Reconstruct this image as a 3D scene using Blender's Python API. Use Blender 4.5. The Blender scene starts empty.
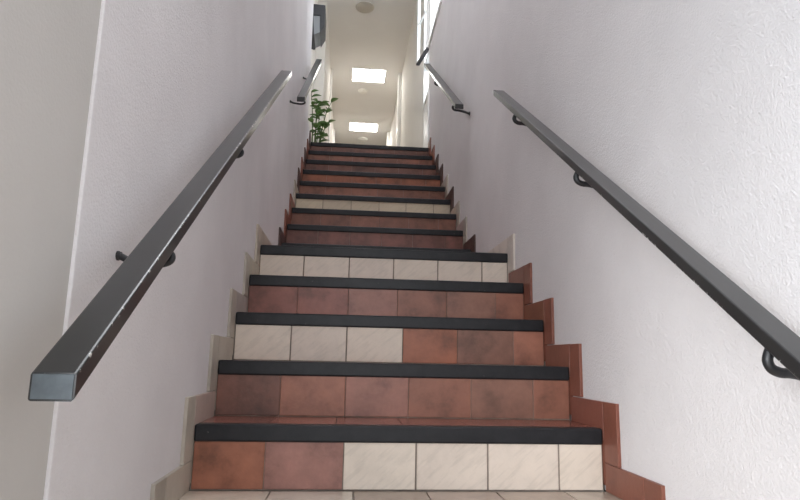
import bpy, bmesh, math, random
from mathutils import Vector, Matrix
random.seed(11)
SC = bpy.context.scene
COL = SC.collection

# ------------------------------------------------------------------ camera
CAM_POS = (-0.16905, -1.71427, 0.34754)
PITCH, YAW, ROLL, FOC = 0.17827, 0.08546, 0.02027, 608.42
cd = bpy.data.cameras.new('camera')
cam = bpy.data.objects.new('camera', cd)
COL.objects.link(cam)
fw = Vector((math.sin(YAW)*math.cos(PITCH), math.cos(YAW)*math.cos(PITCH), math.sin(PITCH)))
r0 = Vector((math.cos(YAW), -math.sin(YAW), 0))
u0 = r0.cross(fw)
rt = r0*math.cos(ROLL) + u0*math.sin(ROLL)
up = -r0*math.sin(ROLL) + u0*math.cos(ROLL)
m = Matrix((rt, up, -fw)).transposed().to_4x4()
m.translation = Vector(CAM_POS)
cam.matrix_world = m
cd.sensor_width = 36.0
cd.lens = FOC/800*36
cd.clip_start = 0.02
SC.camera = cam

# ------------------------------------------------------------------ world, light, exposure
w = bpy.data.worlds.new('sky')
SC.world = w
w.use_nodes = True
bg = w.node_tree.nodes['Background']
bg.inputs[0].default_value = (0.86, 0.93, 1.0, 1)
bg.inputs[1].default_value = 3.2
SC.view_settings.view_transform = 'Standard'
SC.view_settings.look = 'None'
SC.view_settings.gamma = 1.0
SC.view_settings.exposure = 0.0
SC.view_settings.use_curve_mapping = False


def area(name, loc, target, sx, sy, power, col):
    d = bpy.data.lights.new(name, 'AREA')
    d.shape = 'RECTANGLE'
    d.size, d.size_y = sx, sy
    d.energy = power
    d.color = col
    o = bpy.data.objects.new(name, d)
    COL.objects.link(o)
    o.location = loc
    o.rotation_euler = (Vector(target)-Vector(loc)).to_track_quat('-Z', 'Y').to_euler()
    return o


# daylight through the open street door, on the left just behind the photographer
DOOR = area('door_daylight', (-1.5, -2.45, 0.62), (0.57, 0.12, -0.12), 1.1, 0.7, 6.8, (0.97, 0.98, 1.0))
DOOR.data.spread = math.radians(54)
# daylight through the glazed back door behind the photographer
area('back_daylight', (0.0, -3.12, 1.25), (0.0, 0.0, 1.2), 0.8, 2.0, 9, (1.0, 0.97, 0.94))
# daylight through the stair windows on the right
area('window_daylight', (1.25, 3.35, 4.15), (0.2, 3.95, 3.6), 1.3, 1.0, 30, (0.95, 0.97, 1.0))
# added light above an unseen ceiling opening, brightens the stair walls
area('added_overhead_light', (0.0, 0.95, 4.93), (0.0, 0.95, 0.0), 0.7, 1.7, 38, (0.96, 0.98, 1.0))
SC.cycles.diffuse_bounces = 8
SC.cycles.max_bounces = 14

# ------------------------------------------------------------------ dimensions
HW = 0.56            # half width between the skirtings
WX = 0.57            # wall faces
T, R, LD = 0.24669, 0.16762, 0.83301
SL = R/T
SA = math.atan(SL)
TOP = 14*R


def nose_y(k):
    return (k-1)*T + (LD-T if k > 5 else 0.0)


Y14 = nose_y(14)
CEIL = 4.80
Y_BACK = -3.0
Y_END = 14.5

# ------------------------------------------------------------------ materials


def newmat(name):
    m_ = bpy.data.materials.new(name)
    m_.use_nodes = True
    nt = m_.node_tree
    return m_, nt, nt.nodes['Principled BSDF']


def noise(nt, scale, detail=4, rough=0.6, stretch=None, rot=None):
    tc = nt.nodes.new('ShaderNodeTexCoord')
    n = nt.nodes.new('ShaderNodeTexNoise')
    n.inputs['Scale'].default_value = scale
    n.inputs['Detail'].default_value = detail
    n.inputs['Roughness'].default_value = rough
    if stretch or rot:
        r_ = nt.nodes.new('ShaderNodeMapping')
        r_.inputs['Rotation'].default_value = rot or (0, 0, 0)
        mp = nt.nodes.new('ShaderNodeMapping')
        mp.inputs['Scale'].default_value = stretch or (1, 1, 1)
        nt.links.new(tc.outputs['Object'], r_.inputs[0])
        nt.links.new(r_.outputs[0], mp.inputs[0])
        nt.links.new(mp.outputs[0], n.inputs['Vector'])
    else:
        nt.links.new(tc.outputs['Object'], n.inputs['Vector'])
    return n


def ramp(nt, src, stops):
    r = nt.nodes.new('ShaderNodeValToRGB')
    el = r.color_ramp.elements
    while len(el) < len(stops):
        el.new(0.5)
    for e, (p, c) in zip(el, stops):
        e.position = p
        e.color = (c[0], c[1], c[2], 1) if not isinstance(c, (int, float)) else (c, c, c, 1)
    nt.links.new(src, r.inputs[0])
    return r


def mixcol(nt, fac, a, b, mode='MIX'):
    mx = nt.nodes.new('ShaderNodeMix')
    mx.data_type = 'RGBA'
    mx.blend_type = mode
    for s, v in ((0, fac), (6, a), (7, b)):
        if hasattr(v, 'links'):
            nt.links.new(v, mx.inputs[s])
        elif isinstance(v, (int, float)):
            mx.inputs[s].default_value = v
        else:
            mx.inputs[s].default_value = (*v, 1)
    return mx.outputs[2]


def bump(nt, bsdf, pairs):
    prev = None
    for out, strength, dist in pairs:
        b = nt.nodes.new('ShaderNodeBump')
        b.inputs['Strength'].default_value = strength
        b.inputs['Distance'].default_value = dist
        nt.links.new(out, b.inputs['Height'])
        if prev:
            nt.links.new(prev, b.inputs['Normal'])
        prev = b.outputs[0]
    nt.links.new(prev, bsdf.inputs['Normal'])


def plaster(name, col, col2, grain=0.8, rough=0.75):
    m_, nt, b = newmat(name)
    big = noise(nt, 1.7, 5, 0.6)
    rp = ramp(nt, big.outputs[0], [(0.35, col2), (0.62, col)])
    nt.links.new(rp.outputs[0], b.inputs['Base Color'])
    b.inputs['Roughness'].default_value = rough
    b.inputs['Specular IOR Level'].default_value = 0.3
    f = noise(nt, 210, 3, 0.55)
    c = noise(nt, 120, 2, 0.5)
    bump(nt, b, [(c.outputs[0], 0.42*grain, 0.0035), (f.outputs[0], 0.7*grain, 0.003)])
    return m_


def flat(name, col, rough=0.6, spec=0.4, metal=0.0, vary=0.0, scale=20):
    m_, nt, b = newmat(name)
    b.inputs['Roughness'].default_value = rough
    b.inputs['Specular IOR Level'].default_value = spec
    b.inputs['Metallic'].default_value = metal
    n = noise(nt, scale, 4)
    d = tuple(max(0.0, c*(1-vary)) for c in col)
    e = tuple(min(1.0, c*(1+vary)) for c in col)
    rp = ramp(nt, n.outputs[0], [(0.3, d), (0.7, e)])
    nt.links.new(rp.outputs[0], b.inputs['Base Color'])
    return m_


def emissive(name, col, strength):
    m_, nt, b = newmat(name)
    b.inputs['Base Color'].default_value = (*col, 1)
    b.inputs['Emission Color'].default_value = (*col, 1)
    b.inputs['Emission Strength'].default_value = strength
    return m_


def tile_mat(name, rough=0.45, vein=0.0, mottle=0.25, spec=0.45):
    """colour of every tile comes from the mesh's own tile colour attribute"""
    m_, nt, b = newmat(name)
    at = nt.nodes.new('ShaderNodeAttribute')
    at.attribute_name = 'tile'
    n = noise(nt, 9, 6, 0.65)
    mot = ramp(nt, n.outputs[0], [(0.28, 1-mottle), (0.5, 1.0), (0.72, 1.0+mottle*0.6)])
    c = mixcol(nt, 1.0, at.outputs['Color'], mot.outputs[0], 'MULTIPLY')
    v = noise(nt, 12, 4, 0.55, (1.0, 1.0, 6.0), (0, math.radians(40), 0))
    vr = ramp(nt, v.outputs[0], [(0.38, 1-vein), (0.5, 1.0)])
    c = mixcol(nt, 1.0, c, vr.outputs[0], 'MULTIPLY')
    nt.links.new(c, b.inputs['Base Color'])
    b.inputs['Roughness'].default_value = rough
    b.inputs['Specular IOR Level'].default_value = spec
    f = noise(nt, 60, 4, 0.6)
    bump(nt, b, [(v.outputs[0], 0.15, 0.004), (f.outputs[0], 0.3, 0.002)])
    return m_


M_STAIRWALL = plaster('rough_white_plaster', (0.74, 0.715, 0.715), (0.68, 0.655, 0.655), 1.0)
M_LEFTWALL = plaster('rough_white_plaster_left', (0.74, 0.715, 0.72), (0.67, 0.645, 0.65), 0.8)
M_NEARWALL = plaster('smooth_cream_plaster', (0.54, 0.52, 0.495), (0.505, 0.487, 0.46), 0.25)
M_HALLWALL = plaster('hall_cream_paint', (0.78, 0.75, 0.705), (0.75, 0.72, 0.675), 0.15)
M_CEIL = plaster('ceiling_paint', (0.80, 0.78, 0.755), (0.78, 0.76, 0.735), 0.15)
M_WHITE = flat('white_gloss_paint', (0.85, 0.85, 0.83), 0.35, 0.5)
M_GROUT = flat('grey_grout', (0.23, 0.19, 0.16), 0.9, 0.2, vary=0.3)
M_CONC = flat('mortar', (0.28, 0.25, 0.22), 0.9, 0.2, vary=0.2)
M_TILE_B = tile_mat('brown_clay_tile', 0.40, 0.0, 0.55)
M_TILE_C = tile_mat('cream_stone_tile', 0.5, 0.08, 0.10)
M_TILE_S = tile_mat('skirting_tile', 0.45, 0.0, 0.2)
M_TREAD = tile_mat('tread_tile', 0.22, 0.0, 0.3)
M_FLOOR = tile_mat('floor_tile', 0.25, 0.0, 0.2)
M_IRON = flat('black_iron', (0.012, 0.012, 0.014), 0.4, 0.5)
M_DGREY = flat('dark_grey_enamel', (0.035, 0.037, 0.042), 0.45, 0.4)
M_END_LIT = flat('lit_blue_grey_end', (0.105, 0.125, 0.14), 0.5, 0.4, vary=0.3, scale=30)  # lighter grey stands in for light reflected off the rail end
M_LGREY = flat('pale_grey_panel', (0.33, 0.35, 0.37), 0.5, 0.4)
M_LEAF = flat('green_leaf', (0.11, 0.22, 0.06), 0.4, 0.5, vary=0.4, scale=12)
M_STEM = flat('green_stem', (0.08, 0.14, 0.04), 0.6, 0.3)
M_POT = flat('terracotta_pot', (0.35, 0.13, 0.07), 0.8, 0.2, vary=0.15)
M_SOIL = flat('potting_soil', (0.03, 0.02, 0.014), 0.95, 0.1, vary=0.4, scale=60)
M_PANEL = emissive('lit_diffuser', (1.0, 0.985, 0.95), 18.0)
M_LAMPGLASS = flat('opal_lamp_glass', (0.46, 0.42, 0.35), 0.35, 0.5)
M_LAMPWHITE = flat('white_lamp_glass', (0.80, 0.78, 0.73), 0.35, 0.5)


def nosing_mat():
    m_, nt, b = newmat('black_slate_nosing')
    n = noise(nt, 16, 6, 0.7)
    rp = ramp(nt, n.outputs[0], [(0.3, (0.009, 0.009, 0.011)), (0.72, (0.022, 0.022, 0.025))])
    s = noise(nt, 70, 2, 0.5)
    sp = ramp(nt, s.outputs[0], [(0.74, 0.0), (0.78, 1.0)])
    c = mixcol(nt, sp.outputs[0], rp.outputs[0], (0.10, 0.095, 0.09))
    nt.links.new(c, b.inputs['Base Color'])
    b.inputs['Roughness'].default_value = 0.4
    b.inputs['Specular IOR Level'].default_value = 0.28
    bump(nt, b, [(n.outputs[0], 0.3, 0.003)])
    return m_


M_NOSE = nosing_mat()


def rail_mat():
    """worn black paint; the inner long edge is chipped down to a pale undercoat"""
    m_, nt, b = newmat('worn_black_paint')
    n = noise(nt, 7, 5, 0.65, (1, 0.25, 1))
    rp = ramp(nt, n.outputs[0], [(0.3, (0.010, 0.0105, 0.011)), (0.72, (0.020, 0.0205, 0.021))])
    at = nt.nodes.new('ShaderNodeAttribute')
    at.attribute_name = 'edge'
    ch = noise(nt, 75, 4, 0.7)
    cr = ramp(nt, ch.outputs[0], [(0.59, 0.0), (0.62, 1.0)])
    mu = nt.nodes.new('ShaderNodeMath')
    mu.operation = 'MULTIPLY'
    nt.links.new(at.outputs['Fac'], mu.inputs[0])
    nt.links.new(cr.outputs[0], mu.inputs[1])
    c = mixcol(nt, mu.outputs[0], rp.outputs[0], (0.55, 0.53, 0.50))
    nt.links.new(c, b.inputs['Base Color'])
    b.inputs['Roughness'].default_value = 0.36
    b.inputs['Specular IOR Level'].default_value = 0.5
    b.inputs['Coat Weight'].default_value = 0.5
    b.inputs['Coat Roughness'].default_value = 0.22
    bump(nt, b, [(n.outputs[0], 0.15, 0.002)])
    return m_


M_RAIL = rail_mat()


def glass_mat():
    m_, nt, b = newmat('window_glass')
    b.inputs['Base Color'].default_value = (0.95, 0.98, 1.0, 1)
    b.inputs['Roughness'].default_value = 0.02
    b.inputs['Transmission Weight'].default_value = 1.0
    b.inputs['IOR'].default_value = 1.05
    return m_


M_GLASS = glass_mat()

# ------------------------------------------------------------------ mesh helpers


def link(name, bm, mats, parent=None, smooth=False):
    me = bpy.data.meshes.new(name)
    bmesh.ops.recalc_face_normals(bm, faces=bm.faces)
    bm.to_mesh(me)
    bm.free()
    if not isinstance(mats, (list, tuple)):
        mats = [mats]
    for x in mats:
        me.materials.append(x)
    if smooth:
        for p in me.polygons:
            p.use_smooth = True
    o = bpy.data.objects.new(name, me)
    COL.objects.link(o)
    if parent:
        o.parent = parent
    return o


def box(bm, x0, x1, y0, y1, z0, z1, mi=0, bev=0.0, col=None, lay=None):
    g = bmesh.ops.create_cube(bm, size=1.0)
    vs = g['verts']
    for v in vs:
        v.co = Vector(((x0+x1)/2 + v.co.x*(x1-x0), (y0+y1)/2 + v.co.y*(y1-y0), (z0+z1)/2 + v.co.z*(z1-z0)))
    fs = list({f for v in vs for f in v.link_faces})
    if bev:
        es = list({e for v in vs for e in v.link_edges})
        rs = bmesh.ops.bevel(bm, geom=es, offset=bev, segments=2, affect='EDGES', profile=0.5)
        fs = list({f for f in rs['faces']} | {f for f in fs if f.is_valid})
        fs = list({f for v in {v for f in fs for v in f.verts} for f in v.link_faces})
    for f in fs:
        f.material_index = mi
        if lay is not None:
            for l in f.loops:
                l[lay] = (*col, 1.0)
    return fs


def tube(bm, pts, rad, seg=10, radii=None):
    pts = [Vector(p) for p in pts]
    rings = []
    ref = None
    for i, p in enumerate(pts):
        a = pts[max(i-1, 0)]
        b = pts[min(i+1, len(pts)-1)]
        d = (b-a).normalized()
        if ref is None:
            ref = d.orthogonal().normalized()
        ref = (ref - d*ref.dot(d)).normalized()
        bn = d.cross(ref)
        rr = radii[i] if radii else rad
        rings.append([bm.verts.new(p + (ref*math.cos(2*math.pi*k/seg) + bn*math.sin(2*math.pi*k/seg))*rr) for k in range(seg)])
    for a, b in zip(rings, rings[1:]):
        for k in range(seg):
            bm.faces.new((a[k], a[(k+1) % seg], b[(k+1) % seg], b[k]))
    bm.faces.new(rings[0][::-1])
    bm.faces.new(rings[-1])


def lathe(bm, prof, seg=32, origin=(0, 0, 0), axis='Z'):
    o = Vector(origin)
    rings = []
    for r_, h in prof:
        ring = []
        for k in range(seg):
            a = 2*math.pi*k/seg
            v = Vector((r_*math.cos(a), r_*math.sin(a), h))
            if axis == 'X':
                v = Vector((h, r_*math.cos(a), r_*math.sin(a)))
            ring.append(bm.verts.new(o+v))
        rings.append(ring)
    for a, b in zip(rings, rings[1:]):
        for k in range(seg):
            bm.faces.new((a[k], a[(k+1) % seg], b[(k+1) % seg], b[k]))
    bm.faces.new(rings[0][::-1])
    bm.faces.new(rings[-1])


def spline(pts, n=6):
    P = [Vector(p) for p in pts]
    P = [2*P[0]-P[1]] + P + [2*P[-1]-P[-2]]
    out = []
    for i in range(1, len(P)-2):
        a, b, c, d = P[i-1:i+3]
        for s in range(n):
            t = s/n
            out.append(0.5*((2*b) + (c-a)*t + (2*a-5*b+4*c-d)*t*t + (3*b-a-3*c+d)*t**3))
    out.append(P[-2])
    return out


def struct(name, bm, mats):
    o = link(name, bm, mats)
    o['kind'] = 'structure'
    return o


def thing(name, loc, label, cat, group=None):
    o = bpy.data.objects.new(name, None)
    o.empty_display_size = 0.1
    COL.objects.link(o)
    o.location = loc
    o['label'] = label
    o['category'] = cat
    if group:
        o['group'] = group
    return o


def child(name, bm, mats, parent, origin=None, smooth=False):
    """bm is in world coordinates; the part keeps them under its thing"""
    base = Vector(origin if origin is not None else parent.location)
    for v in bm.verts:
        v.co -= base
    return link(name, bm, mats, parent, smooth)


# ------------------------------------------------------------------ structure
WT = 0.14
Y_JOINT = -0.79
Y_LEND = 3.45        # end of the left stair wall
Y_REC = 5.4          # end of the landing recess on the left
REC_X = -0.665
HALL_L = -0.55
Y_REND = 3.90
Z_SILL, Z_LOW, Z_HEAD = 3.47, 2.98, 4.68
YW0, YW1, YW2 = 3.12, 3.90, 4.36

bm = bmesh.new()
box(bm, -WX-WT, -WX, Y_JOINT, Y_LEND, 0.0, CEIL, bev=0.002)
box(bm, -WX-WT, -WX, Y_LEND-0.004, 3.93, 0.0, TOP+0.085, bev=0.004)      # low kerb beside the last steps
struct('wall_left', bm, M_LEFTWALL)
bm = bmesh.new()
YD0, YD1 = -2.68, -1.14
box(bm, -WX-0.0055-WT, -WX-0.0055, YD1, Y_JOINT, 0.0, CEIL)
box(bm, -WX-0.0055-WT, -WX-0.0055, Y_BACK, YD0, 0.0, CEIL)
box(bm, -WX-0.0055-WT, -WX-0.0055, YD0, YD1, 2.2, CEIL)
struct('wall_left_near', bm, M_NEARWALL)
bm = bmesh.new()
box(bm, REC_X-WT, REC_X, Y_LEND-0.02, Y_REC, TOP-0.2, CEIL)
struct('wall_left_landing', bm, M_HALLWALL)
bm = bmesh.new()
box(bm, REC_X-WT, HALL_L, Y_REC, Y_END, TOP-0.2, CEIL)
struct('wall_left_hall', bm, M_HALLWALL)

bm = bmesh.new()
box(bm, WX, WX+WT, Y_BACK, YW0, 0, CEIL)
box(bm, WX, WX+WT, YW0, YW1, 0, Z_SILL)
box(bm, WX, WX+WT, YW0, YW1, Z_HEAD, CEIL)
struct('wall_right', bm, M_STAIRWALL)
bm = bmesh.new()
box(bm, WX+0.012, WX+WT, YW1, YW2, TOP-0.2, Z_LOW)
box(bm, WX+0.012, WX+WT, YW1, YW2, Z_HEAD, CEIL)
box(bm, WX, WX+WT, YW2, Y_END, TOP-0.2, CEIL)
struct('wall_right_hall', bm, M_HALLWALL)
bm = bmesh.new()
box(bm, WX-0.012, WX+0.012, YW1-0.02, YW1+0.03, TOP, Z_LOW, bev=0.003)
box(bm, WX+0.004, WX+0.012, YW1+0.03, YW2, TOP, Z_LOW)
struct('trim_1', bm, M_WHITE)

bm = bmesh.new()
box(bm, -0.85, 0.75, Y_END, Y_END+0.1, TOP-0.2, CEIL)
struct('wall_far', bm, M_HALLWALL)

# back wall with the open street door behind the photographer
bm = bmesh.new()
box(bm, -0.75, -0.60, Y_BACK-0.1, Y_BACK, 0, CEIL)
box(bm, 0.37, 0.75, Y_BACK-0.1, Y_BACK, 0, CEIL)
box(bm, -0.60, 0.37, Y_BACK-0.1, Y_BACK, 2.3, CEIL)
struct('wall_back', bm, M_NEARWALL)
bm = bmesh.new()
box(bm, -0.60, -0.55, Y_BACK-0.11, Y_BACK+0.01, 0, 2.25, bev=0.004)
box(bm, 0.32, 0.37, Y_BACK-0.11, Y_BACK+0.01, 0, 2.25, bev=0.004)
box(bm, -0.60, 0.37, Y_BACK-0.11, Y_BACK+0.01, 2.25, 2.3, bev=0.004)
struct('door_1', bm, M_WHITE)
bm = bmesh.new()
xd = -WX-0.0055
box(bm, xd-WT-0.01, xd+0.01, YD0, YD0+0.05, 0, 2.15, bev=0.004)
box(bm, xd-WT-0.01, xd+0.01, YD1-0.05, YD1, 0, 2.15, bev=0.004)
box(bm, xd-WT-0.01, xd+0.01, YD0, YD1, 2.15, 2.2, bev=0.004)
struct('door_2', bm, M_WHITE)

# ceiling, with cut-outs over the light panels
PANELS = [(-0.222, 0.325, 7.13, 7.60), (-0.248, 0.318, 9.36, 9.80)]
ROOF = (-0.38, 0.38, 0.05, 1.85)  # unseen opening, cut for the added overhead light
bm = bmesh.new()
ys = Y_BACK
for x0, x1, y0, y1 in [ROOF]+PANELS:
    box(bm, -0.85, 0.75, ys, y0, CEIL, CEIL+0.1)
    box(bm, -0.85, x0, y0, y1, CEIL, CEIL+0.1)
    box(bm, x1, 0.75, y0, y1, CEIL, CEIL+0.1)
    ys = y1
box(bm, -0.85, 0.75, ys, Y_END+0.1, CEIL, CEIL+0.1)
struct('ceiling', bm, M_CEIL)

# pilasters of the portals across the hall
for i, (yp, dx) in enumerate(((7.2, 0.055), (9.75, 0.06))):
    bm = bmesh.new()
    box(bm, WX-dx, WX, yp, yp+0.12, TOP, CEIL, bev=0.006)
    box(bm, HALL_L, HALL_L+0.03, yp, yp+0.12, TOP, CEIL, bev=0.006)
    struct('trim_%d' % (i+2), bm, M_WHITE)

# upper hall floor
bm = bmesh.new()
lay = bm.loops.layers.float_color.new('tile')
box(bm, -0.80, 0.71, Y14+0.25, Y_END, TOP-0.15, TOP, col=(0.52, 0.46, 0.40), lay=lay)
struct('floor_upper', bm, M_FLOOR)

# lower floor: cream and brown-grey tiles on a mortar bed
bm = bmesh.new()
lay = bm.loops.layers.float_color.new('tile')
box(bm, -0.72, 0.72, Y_BACK-0.4, 0.30, -0.12, -0.004, mi=1, col=(0.2, 0.17, 0.14), lay=lay)
px = [-0.58, -0.352, -0.135, 0.06, 0.252, 0.444, 0.58]
fc = [(0.62, 0.54, 0.45), (0.58, 0.51, 0.43), (0.30, 0.23, 0.18), (0.33, 0.25, 0.20), (0.36, 0.28, 0.22), (0.44, 0.37, 0.30)]
yy = 0.0
for j in range(14):
    for i in range(6):
        c = fc[i] if j == 0 else random.choice(fc)
        box(bm, px[i]+0.002, px[i+1]-0.002, yy-0.205+0.002, yy-0.002, -0.02, 0.0, bev=0.0015, col=c, lay=lay)
    yy -= 0.205
struct('floor', bm, [M_FLOOR, M_GROUT])

# ------------------------------------------------------------------ staircase
BR = [(0.33, 0.105, 0.06), (0.29, 0.115, 0.085), (0.27, 0.10, 0.07), (0.31, 0.10, 0.06), (0.25, 0.09, 0.062)]
ORANGE = (0.34, 0.128, 0.074)
PINK = (0.32, 0.155, 0.125)
CR_DIM = [(0.50, 0.42, 0.31), (0.54, 0.455, 0.335), (0.47, 0.395, 0.295)]      # yellower cream, darkened for the weaker light on the upper flight
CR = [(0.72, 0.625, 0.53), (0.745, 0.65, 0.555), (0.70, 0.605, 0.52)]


CUTS = (-0.366, -0.164, 0.0355, 0.237, 0.4405)       # 20 cm tiles laid from the right of the left end
RISERS = {
    1: ((-0.373, -0.164, 0.034, 0.233, 0.434), ['o', 'p', 'c', 'c', 'c', 'c']),
    2: (CUTS, ['d2', 'b', 'l', 'b', 'b2', 'b']),
    3: ((-0.363, -0.165, 0.038, 0.237, 0.446), ['c', 'c', 'c', 'o2', 'b2', 'b']),
    4: (CUTS, ['r', 'r', 'l', 'b', 'b2', 'b']),
    5: (CUTS, ['c']*6),
}
COLS = {'d2': (0.20, 0.085, 0.06), 'l': (0.30, 0.135, 0.10), 'b2': (0.25, 0.118, 0.082), 'o': ORANGE, 'p': PINK, 'c': None, 'b': (0.29, 0.118, 0.076), 'r': (0.27, 0.100, 0.073), 'd': (0.21, 0.088, 0.062), 'o2': (0.36, 0.125, 0.066)}
UPPER = {6: 'r', 7: 'r', 8: 'b', 9: 'c', 10: 'b', 11: 'o2', 12: 'd', 13: 'b', 14: 'd'}
LABELS = {1: 'half brown and half cream tiled riser', 3: 'riser with cream tiles left and brown tiles right'}
NH = 0.044           # height of the black nosing
stairs = thing('staircase', (0, 0, 0), 'tiled staircase with black nosings, brown and cream risers rising to the upper hall', 'stairs')
for k in range(1, 15):
    y0 = nose_y(k)
    z1 = k*R
    z0 = (k-1)*R
    ynext = nose_y(k+1) if k < 14 else Y14+0.25
    yb = ynext + 0.012
    # masonry body of the step
    bm = bmesh.new()
    box(bm, -HW-0.005, HW+0.005, y0+0.018, yb+0.005 if k < 14 else ynext, max(-0.1, z0-R*1.2), z1-0.014)
    st = child('step', bm, M_CONC, stairs)
    # riser tiles
    NH = 0.044 if k < 6 else 0.038
    rtop = z1-NH+0.002
    bm = bmesh.new()
    lay = bm.loops.layers.float_color.new('tile')
    if k in RISERS:
        cuts, kinds = RISERS[k]
    else:
        cuts = [q+random.uniform(-0.004, 0.004) for q in CUTS]
        kinds = [UPPER[k]]*6
    e = [-HW]+list(cuts)+[HW]
    cream = all(q == 'c' for q in kinds)
    for i, q in enumerate(kinds):
        if q == 'c':
            c = random.choice(CR if k < 6 else CR_DIM)
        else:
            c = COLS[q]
            f_ = random.uniform(0.86, 1.12)*(1.0 if k < 6 else 0.66)  # upper tiles get a darker colour for the weaker light up there
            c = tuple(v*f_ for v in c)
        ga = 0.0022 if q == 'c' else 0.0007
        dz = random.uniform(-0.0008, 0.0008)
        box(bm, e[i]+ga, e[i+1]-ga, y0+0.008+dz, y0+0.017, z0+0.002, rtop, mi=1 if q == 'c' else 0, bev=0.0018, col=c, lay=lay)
    rs = child('riser', bm, [M_TILE_B, M_TILE_C], st, (0, 0, 0))
    if cream:
        rs['label'] = 'cream tiled riser'
    elif k in LABELS:
        rs['label'] = LABELS[k]
    else:
        rs['label'] = 'brown tiled riser'
    # grout bed behind the tiles
    bm = bmesh.new()
    box(bm, -HW, HW, y0+0.0105, y0+0.018, z0, rtop)
    child('grout', bm, M_GROUT, st, (0, 0, 0))
    # tread tiles
    bm = bmesh.new()
    lay = bm.loops.layers.float_color.new('tile')
    n_rows = 1 if k != 5 else 4
    ya = y0+0.046
    for j in range(n_rows):
        ra = ya+(yb-ya)*j/n_rows
        rb = ya+(yb-ya)*(j+1)/n_rows
        for i in range(6):
            xa = -HW+2*HW*i/6
            c = random.choice([(0.21, 0.075, 0.055), (0.24, 0.085, 0.06), (0.19, 0.068, 0.05)])
            box(bm, xa+0.001, xa+2*HW/6-0.001, ra+0.001, (rb-0.001) if k < 14 else ynext, z1-0.015, z1, bev=0.001, col=c, lay=lay)
    child('tread', bm, M_TREAD, st, (0, 0, 0))
    # black nosing strip
    bm = bmesh.new()
    box(bm, -HW, HW, y0, y0+0.046, z1-NH, z1+0.0005, bev=0.005)
    child('nosing', bm, M_NOSE, st, (0, 0, 0))

# ------------------------------------------------------------------ stepped tile skirting on both walls
SK_H, SK_F = 0.076, 0.086
SK_CREAM = (0.43, 0.385, 0.325)
SK_BROWN = (0.215, 0.075, 0.048)
SK_DARK = (0.075, 0.04, 0.033)
left_cols = {0: SK_CREAM, 1: SK_CREAM, 2: SK_CREAM, 3: SK_CREAM, 4: SK_CREAM, 5: (0.52, 0.45, 0.37), 6: SK_DARK, 7: SK_BROWN, 8: SK_BROWN,
             9: SK_CREAM, 10: SK_DARK, 11: SK_BROWN, 12: SK_DARK, 13: SK_BROWN, 14: SK_DARK}
right_cols = {0: SK_BROWN, 1: SK_BROWN, 2: SK_BROWN, 3: SK_BROWN, 4: SK_BROWN, 5: (0.66, 0.60, 0.54), 6: SK_DARK, 7: SK_CREAM, 8: SK_CREAM,
              9: SK_DARK, 10: SK_CREAM, 11: SK_DARK, 12: SK_DARK, 13: SK_BROWN, 14: SK_BROWN}
for side, cols, nm in ((-1, left_cols, 'baseboard_left'), (1, right_cols, 'baseboard_right')):
    bm = bmesh.new()
    lay = bm.loops.layers.float_color.new('tile')
    xa, xb = sorted((side*(HW+0.001), side*(WX+0.004)))
    g = 0.0012
    # floor level run
    c = cols[0]
    box(bm, xa, xb, -0.225+g, nose_y(1)-0.002, 0.001, SK_H, bev=0.0015, col=c, lay=lay)
    box(bm, xa, xb, -0.31, -0.225-g, 0.001, SK_H, bev=0.0015, col=tuple(v*0.9 for v in c), lay=lay)
    for k in range(1, 15):
        y0 = nose_y(k)
        yn = nose_y(k+1) if k < 14 else Y14+0.12
        z1 = k*R
        c = cols[k]
        zb = (k-1)*R + SK_H + g
        # upright piece in front of the riser, then the run along the tread
        box(bm, xa, xb, y0-SK_F+random.uniform(-0.003, 0.003), y0-g, zb, z1+SK_H-random.uniform(0, 0.003), bev=0.0015, col=c, lay=lay)
        yend = yn-g
        c2 = tuple(v*random.uniform(0.92, 1.08) for v in c)
        if k == 5:
            n = 3
            for j in range(n):
                ra = y0+(yend-y0)*j/n
                rb = y0+(yend-y0)*(j+1)/n
                box(bm, xa, xb, ra+g, rb-g, z1-0.03, z1+SK_H, bev=0.0015, col=cols[5], lay=lay)
        else:
            box(bm, xa, xb, y0+g, yend, z1-0.03, z1+SK_H-0.002, bev=0.0015, col=c2, lay=lay)
        # filler under the run, beside the riser below
        box(bm, xa, xb, y0+0.0, yn, max(0, z1-R*0.9), z1-0.03-g, col=c, lay=lay)
    struct(nm, bm, M_TILE_S)

# ------------------------------------------------------------------ handrails


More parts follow.
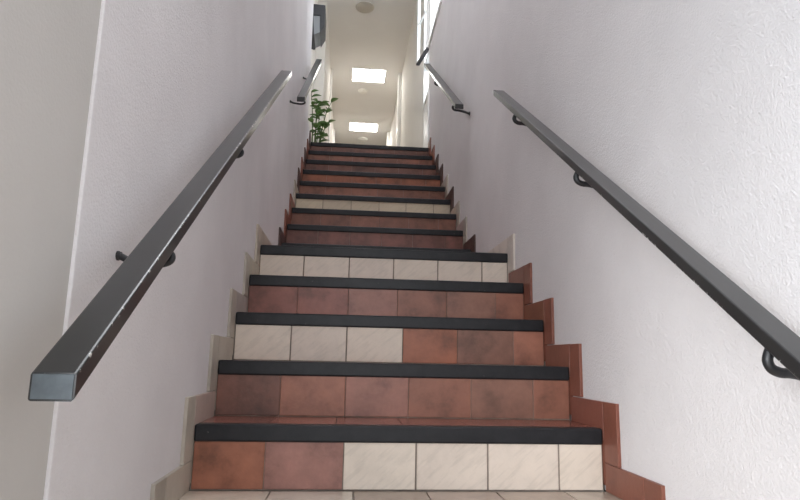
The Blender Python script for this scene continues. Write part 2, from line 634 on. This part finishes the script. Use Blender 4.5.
def make_rail(x0, x1, c, y0, y1, h, side, brackets, label, inner_sign, dsl=0.0):
    """flat sloping bar; c is the height of its top face at y = 0 on its own slope line"""
    SL = R/T+dsl
    base = Vector(((x0+x1)/2, y0, c+SL*y0-h))
    t = thing('handrail', base, label, 'handrail', 'wall handrails beside the stairs')
    bm = bmesh.new()
    n = 40
    fl = bm.verts.layers.float.new('edge')
    b = 0.003
    hv = h/math.cos(SA)
    prof = [(x0+b, 0), (x1-b, 0), (x1-b*0.3, -b*0.3), (x1, -b), (x1, -b-0.004), (x1, -hv+b), (x1-b, -hv), (x0+b, -hv), (x0+b*0.3, -hv+b*0.3), (x0, -hv+b), (x0, -hv+b+0.004), (x0, -b), (x0+b*0.3, -b*0.3)]
    rings = []
    for i in range(n+1):
        y = y0+(y1-y0)*i/n
        ring = []
        for j, (x, z) in enumerate(prof):
            v = bm.verts.new((x, y, c+SL*y+z))
            if inner_sign > 0:
                v[fl] = 1.0 if j in (2, 3) else (0.0)
            else:
                v[fl] = 1.0 if j in (8, 9) else (0.0)
            ring.append(v)
        rings.append(ring)
    for a, q in zip(rings, rings[1:]):
        for k in range(len(prof)):
            bm.faces.new((a[k], a[(k+1) % len(prof)], q[(k+1) % len(prof)], q[k]))
    bm.faces.new(rings[0])
    bm.faces.new(rings[-1][::-1])
    bar = child('bar', bm, M_RAIL, t)
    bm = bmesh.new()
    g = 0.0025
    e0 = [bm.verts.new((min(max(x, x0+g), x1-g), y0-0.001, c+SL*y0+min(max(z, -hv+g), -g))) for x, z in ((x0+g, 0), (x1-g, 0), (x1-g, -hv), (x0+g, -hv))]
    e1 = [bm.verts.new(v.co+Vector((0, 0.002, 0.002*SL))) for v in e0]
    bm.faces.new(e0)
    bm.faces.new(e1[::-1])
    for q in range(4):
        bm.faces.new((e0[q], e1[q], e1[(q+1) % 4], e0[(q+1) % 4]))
    ec = child('end_face', bm, M_END_LIT if y0 < 0 else M_RAIL, t)
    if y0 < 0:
        ec['label'] = 'blue grey end face with its light painted in'
    wall = side*WX
    xc = (x0+x1)/2
    for yb in brackets:
        zb = c+SL*yb-h/math.cos(SA)
        s = side
        inn = x0 if s > 0 else x1
        if s > 0:
            pts = [(inn+s*0.012, yb, zb+0.006), (inn+s*0.006, yb, zb-0.006), (inn+s*0.003, yb, zb-0.017), (inn+s*0.008, yb, zb-0.028), (inn+s*0.022, yb, zb-0.034),
                   (xc+s*0.016, yb, zb-0.035), (xc+s*0.05, yb, zb-0.042), (wall-s*0.004, yb, zb-0.052)]
        else:
            pts = [(xc, yb, zb+0.006), (inn+s*0.016, yb, zb-0.003), (inn+s*0.006, yb, zb-0.010), (inn+s*0.007, yb, zb-0.020), (inn+s*0.020, yb, zb-0.026),
                   (xc+s*0.014, yb, zb-0.027), (xc+s*0.05, yb, zb-0.022), (wall-s*0.004, yb, zb-(0.055 if -0.5 < yb < 1.0 else 0.014))]
        bm = bmesh.new()
        tube(bm, spline(pts, 6), 0.0078 if s > 0 else 0.0062, 12)
        br = child('bracket', bm, M_IRON, t, smooth=True)
        bm = bmesh.new()
        fr = 0.0125 if s > 0 else 0.0085
        lathe(bm, [(fr, 0), (fr, -s*0.003), (fr*0.85, -s*0.005), (0.007, -s*0.007)], 20, (wall, yb, pts[-1][2]), 'X')
        child('flange', bm, M_IRON, br, t.location)
    return t


make_rail(-0.522, -0.472, 0.990, -0.978, 1.05, 0.0265, -1, [-0.63, -0.05], 'long black handrail on the left wall, its square near end facing the viewer', 1)
make_rail(0.452, 0.500, 0.992, -1.35, 0.80, 0.0235, 1, [0.48, -0.13, -0.85], 'long black handrail on the right wall, above the lower flight of steps', -1, 0.0145)
UP = nose_y(6)-5*T
make_rail(-0.522, -0.472, 0.895+R-SL*UP, 1.88, 3.46, 0.027, -1, [1.93, 2.75], 'short grey-looking handrail on the left wall near the top landing', 1)
make_rail(0.457, 0.510, 0.925+R-SL*UP, 1.80, 3.42, 0.027, 1, [1.90, 2.72], 'short grey-looking handrail on the right wall under the window', -1)

# ------------------------------------------------------------------ windows


def frame_rect(bm, x0, x1, y0, y1, z0, z1, w_, bev=0.003):
    box(bm, x0, x1, y0, y0+w_, z0, z1, bev=bev)
    box(bm, x0, x1, y1-w_, y1, z0, z1, bev=bev)
    box(bm, x0, x1, y0+w_, y1-w_, z0, z0+w_, bev=bev)
    box(bm, x0, x1, y0+w_, y1-w_, z1-w_, z1, bev=bev)


XO = WX-0.004
bm = bmesh.new()
frame_rect(bm, XO, XO+0.05, YW0, YW1, Z_SILL, Z_HEAD, 0.04)
box(bm, XO+0.01, XO+0.04, YW0+0.04, YW1-0.04, 3.90, 3.925)
box(bm, XO+0.01, XO+0.04, (YW0+YW1)/2-0.012, (YW0+YW1)/2+0.012, Z_SILL+0.04, Z_HEAD-0.04)
w1 = struct('window_1', bm, M_WHITE)
bm = bmesh.new()
box(bm, XO+0.022, XO+0.027, YW0+0.03, YW1-0.03, Z_SILL+0.03, Z_HEAD-0.03)
link('pane', bm, M_GLASS, w1)
bm = bmesh.new()
box(bm, WX-0.015, WX+0.10, YW0, YW1, Z_SILL-0.02, Z_SILL+0.012, bev=0.004)
link('window_sill', bm, M_WHITE, w1)

bm = bmesh.new()
frame_rect(bm, XO, XO+0.05, YW1, YW2, Z_LOW, Z_HEAD, 0.04)
box(bm, XO, XO+0.05, YW1+0.04, YW2-0.04, Z_SILL-0.06, Z_SILL-0.02)
w2 = struct('window_2', bm, M_WHITE)
bm = bmesh.new()
box(bm, XO+0.022, XO+0.027, YW1+0.03, YW2-0.03, Z_LOW+0.03, Z_SILL-0.05)
link('pane', bm, M_GLASS, w2)
# the sash swung inwards, hinged at the near jamb
SW = 0.37
sash_h = (Z_SILL-0.03, Z_HEAD-0.05)
bm = bmesh.new()
box(bm, -0.016, 0.016, 0, 0.028, *sash_h, bev=0.003)
box(bm, -0.016, 0.016, SW-0.032, SW, *sash_h, bev=0.003)
box(bm, -0.016, 0.016, 0.028, SW-0.032, sash_h[1]-0.03, sash_h[1], bev=0.003)
box(bm, -0.010, 0.010, 0.028, SW-0.032, 3.885, 3.905)
sash = link('sash', bm, M_WHITE, w2)
bm = bmesh.new()
box(bm, -0.018, 0.018, 0.0, SW, sash_h[0]-0.006, sash_h[0]+0.018, bev=0.003)
o = link('bottom_rail', bm, M_DGREY, sash)
o['label'] = 'dark bottom rail of the open sash'
bm = bmesh.new()
box(bm, -0.003, 0.003, 0.02, SW-0.025, sash_h[0]+0.02, sash_h[1]-0.02)
link('sash_pane', bm, M_GLASS, sash)
sash.location = (WX-0.012, YW1+0.02, 0)
sash.rotation_euler = (0, 0, math.radians(10))

# ------------------------------------------------------------------ ceiling lights
for i, (x0, x1, y0, y1) in enumerate(PANELS):
    lab = ['larger bright rectangular ceiling panel light, nearer the top of the stairs', 'smaller looking bright rectangular panel light at the far end of the hall ceiling'][i]
    t = thing('ceiling_light', ((x0+x1)/2, (y0+y1)/2, CEIL), lab, 'ceiling light', 'rectangular ceiling panels in the hall')
    bm = bmesh.new()
    f = 0.018
    box(bm, x0-0.002, x1+0.002, y0-0.002, y0+f, CEIL-0.008, CEIL+0.04, bev=0.003)
    box(bm, x0-0.002, x1+0.002, y1-f, y1+0.002, CEIL-0.008, CEIL+0.04, bev=0.003)
    box(bm, x0-0.002, x0+f, y0+f, y1-f, CEIL-0.008, CEIL+0.04, bev=0.003)
    box(bm, x1-f, x1+0.002, y0+f, y1-f, CEIL-0.008, CEIL+0.04, bev=0.003)
    child('frame', bm, M_WHITE, t)
    bm = bmesh.new()
    box(bm, x0+f, x1-f, y0+f, y1-f, CEIL+0.002, CEIL+0.02)
    child('diffuser', bm, M_PANEL, t)

for (x, y, r_, mm, lab) in ((-0.072, 5.43, 0.118, M_LAMPGLASS, 'round yellowed dome lamp on the ceiling nearest the stairs'),
                           (-0.028, 7.92, 0.075, M_LAMPWHITE, 'small white round lamp just beyond the nearer bright ceiling panel'),
                           (0.035, 10.2, 0.105, M_LAMPWHITE, 'pale round lamp beyond the far bright ceiling panel')):
    t = thing('ceiling_lamp', (x, y, CEIL), lab, 'ceiling lamp', 'round ceiling lamps in the hall')
    bm = bmesh.new()
    lathe(bm, [(r_*0.96, 0), (r_*0.96, -0.014), (r_*0.9, -0.018)], 32, (x, y, CEIL))
    child('base', bm, M_WHITE, t, smooth=False)
    bm = bmesh.new()
    lathe(bm, [(r_, -0.012), (r_*1.0, -0.022), (r_*0.93, -0.034), (r_*0.75, -0.044), (r_*0.45, -0.052), (r_*0.1, -0.055)], 32, (x, y, CEIL))
    child('dome', bm, mm, t, smooth=True)

# ------------------------------------------------------------------ dark wall box in the landing recess
bx0, bx1 = REC_X, REC_X+0.175
by0, by1 = 3.95, 4.25
bz = 3.865
t = thing('wall_box', (REC_X, 4.18, 3.45), 'dark grey open fronted wedge shaped box high on the left wall above the plant', 'wall box')
# hood: sloping outer side panel and a top panel


def prism(bm, poly, a0, a1):
    """poly in (x, z), extruded along y"""
    A = [bm.verts.new((x, a0, z)) for x, z in poly]
    B = [bm.verts.new((x, a1, z)) for x, z in poly]
    n = len(poly)
    for i in range(n):
        bm.faces.new((A[i], A[(i+1) % n], B[(i+1) % n], B[i]))
    bm.faces.new(A[::-1])
    bm.faces.new(B)


bm = bmesh.new()
prism(bm, [(bx0, bz), (bx1, bz-0.008), (bx1, bz-0.117), (bx0, bz-0.117)], by0, by1)
child('top_housing', bm, M_DGREY, t)
bm = bmesh.new()
prism(bm, [(bx1-0.052, bz-0.117), (bx1, bz-0.117), (bx1, bz-0.226), (bx1-0.045, bz-0.312)], by0, by1)
child('side_panel', bm, M_DGREY, t)
bm = bmesh.new()
prism(bm, [(bx0, bz-0.117), (bx0+0.058, bz-0.117), (bx0+0.075, bz-0.335), (bx0+0.06, bz-0.343), (bx0, bz-0.328)], by0, by1)
child('wall_plate', bm, M_DGREY, t)
bm = bmesh.new()
prism(bm, [(bx0+0.058, bz-0.117), (bx1-0.052, bz-0.117), (bx1-0.047, bz-0.296), (bx0+0.073, bz-0.328)], by0+0.02, by1-0.01)
o = child('inner_panel', bm, M_LGREY, t)
o['label'] = 'pale grey inner panel'

# ------------------------------------------------------------------ potted plant on the upper landing
PX, PY = -0.555, 4.42
t = thing('potted_plant', (PX, PY, TOP), 'leafy green potted plant at the left of the top landing', 'plant')
bm = bmesh.new()
lathe(bm, [(0.07, 0.0), (0.075, 0.004), (0.098, 0.15), (0.108, 0.152), (0.110, 0.185), (0.100, 0.187), (0.096, 0.165), (0.09, 0.163)], 28, (PX, PY, TOP))
child('pot', bm, M_POT, t, smooth=False)
bm = bmesh.new()
lathe(bm, [(0.094, 0.150), (0.095, 0.168), (0.05, 0.174), (0.01, 0.175)], 24, (PX, PY, TOP))
child('soil', bm, M_SOIL, t)


def leaf_bm(base, d, L, W):
    bm = bmesh.new()
    d = Vector(d).normalized()
    s = d.cross(Vector((0, 0, 1))).normalized()
    nrm = s.cross(d)
    n = 7
    rows = []
    for i in range(n+1):
        a = i/n
        wd = W*math.sin(math.pi*min(1, a*0.94+0.03))**0.8*(1-0.35*a)
        p = Vector(base)+d*L*a + Vector((0, 0, -1))*L*0.35*a*a
        rows.append([p-s*wd+nrm*wd*0.25, p-s*wd*0.5+nrm*wd*0.06, p, p+s*wd*0.5+nrm*wd*0.06, p+s*wd+nrm*wd*0.25])
    th = 0.0012
    T_ = [[bm.verts.new(q+nrm*th) for q in r_] for r_ in rows]
    B_ = [[bm.verts.new(q-nrm*th) for q in r_] for r_ in rows]
    for i in range(n):
        for j in range(4):
            bm.faces.new((T_[i][j], T_[i][j+1], T_[i+1][j+1], T_[i+1][j]))
            bm.faces.new((B_[i][j], B_[i+1][j], B_[i+1][j+1], B_[i][j+1]))
        for j in (0, 4):
            bm.faces.new((T_[i][j], T_[i+1][j], B_[i+1][j], B_[i][j]))
    for i in (0, n):
        for j in range(4):
            bm.faces.new((T_[i][j], B_[i][j], B_[i][j+1], T_[i][j+1]))
    return bm


rp = random.Random(5)
stems = [((-0.03, 0.0), (-0.035, -0.05), 0.64), ((0.01, 0.02), (0.03, 0.02), 0.54), ((0.03, -0.02), (0.12, -0.06), 0.52), ((-0.01, -0.03), (0.03, -0.12), 0.45), ((0.03, 0.0), (0.10, -0.02), 0.30), ((0.0, 0.03), (-0.02, 0.08), 0.58)]
for (bx, by), (lx, ly), hh in stems:
    pts = spline([(PX+bx, PY+by, TOP+0.16), (PX+bx+lx*0.25, PY+by+ly*0.25, TOP+0.16+hh*0.35), (PX+bx+lx*0.6, PY+by+ly*0.6, TOP+0.16+hh*0.72), (PX+bx+lx, PY+by+ly, TOP+0.16+hh*0.93)], 5)
    bm = bmesh.new()
    tube(bm, pts, 0.005, 8, [0.006-0.0035*i/len(pts) for i in range(len(pts))])
    st = child('stem', bm, M_STEM, t, smooth=True)
    nl = 9
    for i in range(nl):
        a = 0.25+0.75*i/(nl-1)
        q = pts[min(len(pts)-1, int(a*(len(pts)-1)))]
        ang = i*2.3+rp.uniform(-0.4, 0.4)
        dx, dy = math.cos(ang), math.sin(ang)
        if q.x+dx*0.09 < REC_X+0.012:
            dx = abs(dx)
        bm = leaf_bm(q, (dx, dy, 0.55), rp.uniform(0.09, 0.125), rp.uniform(0.029, 0.04))
        child('leaf', bm, M_LEAF, st, t.location, smooth=True)
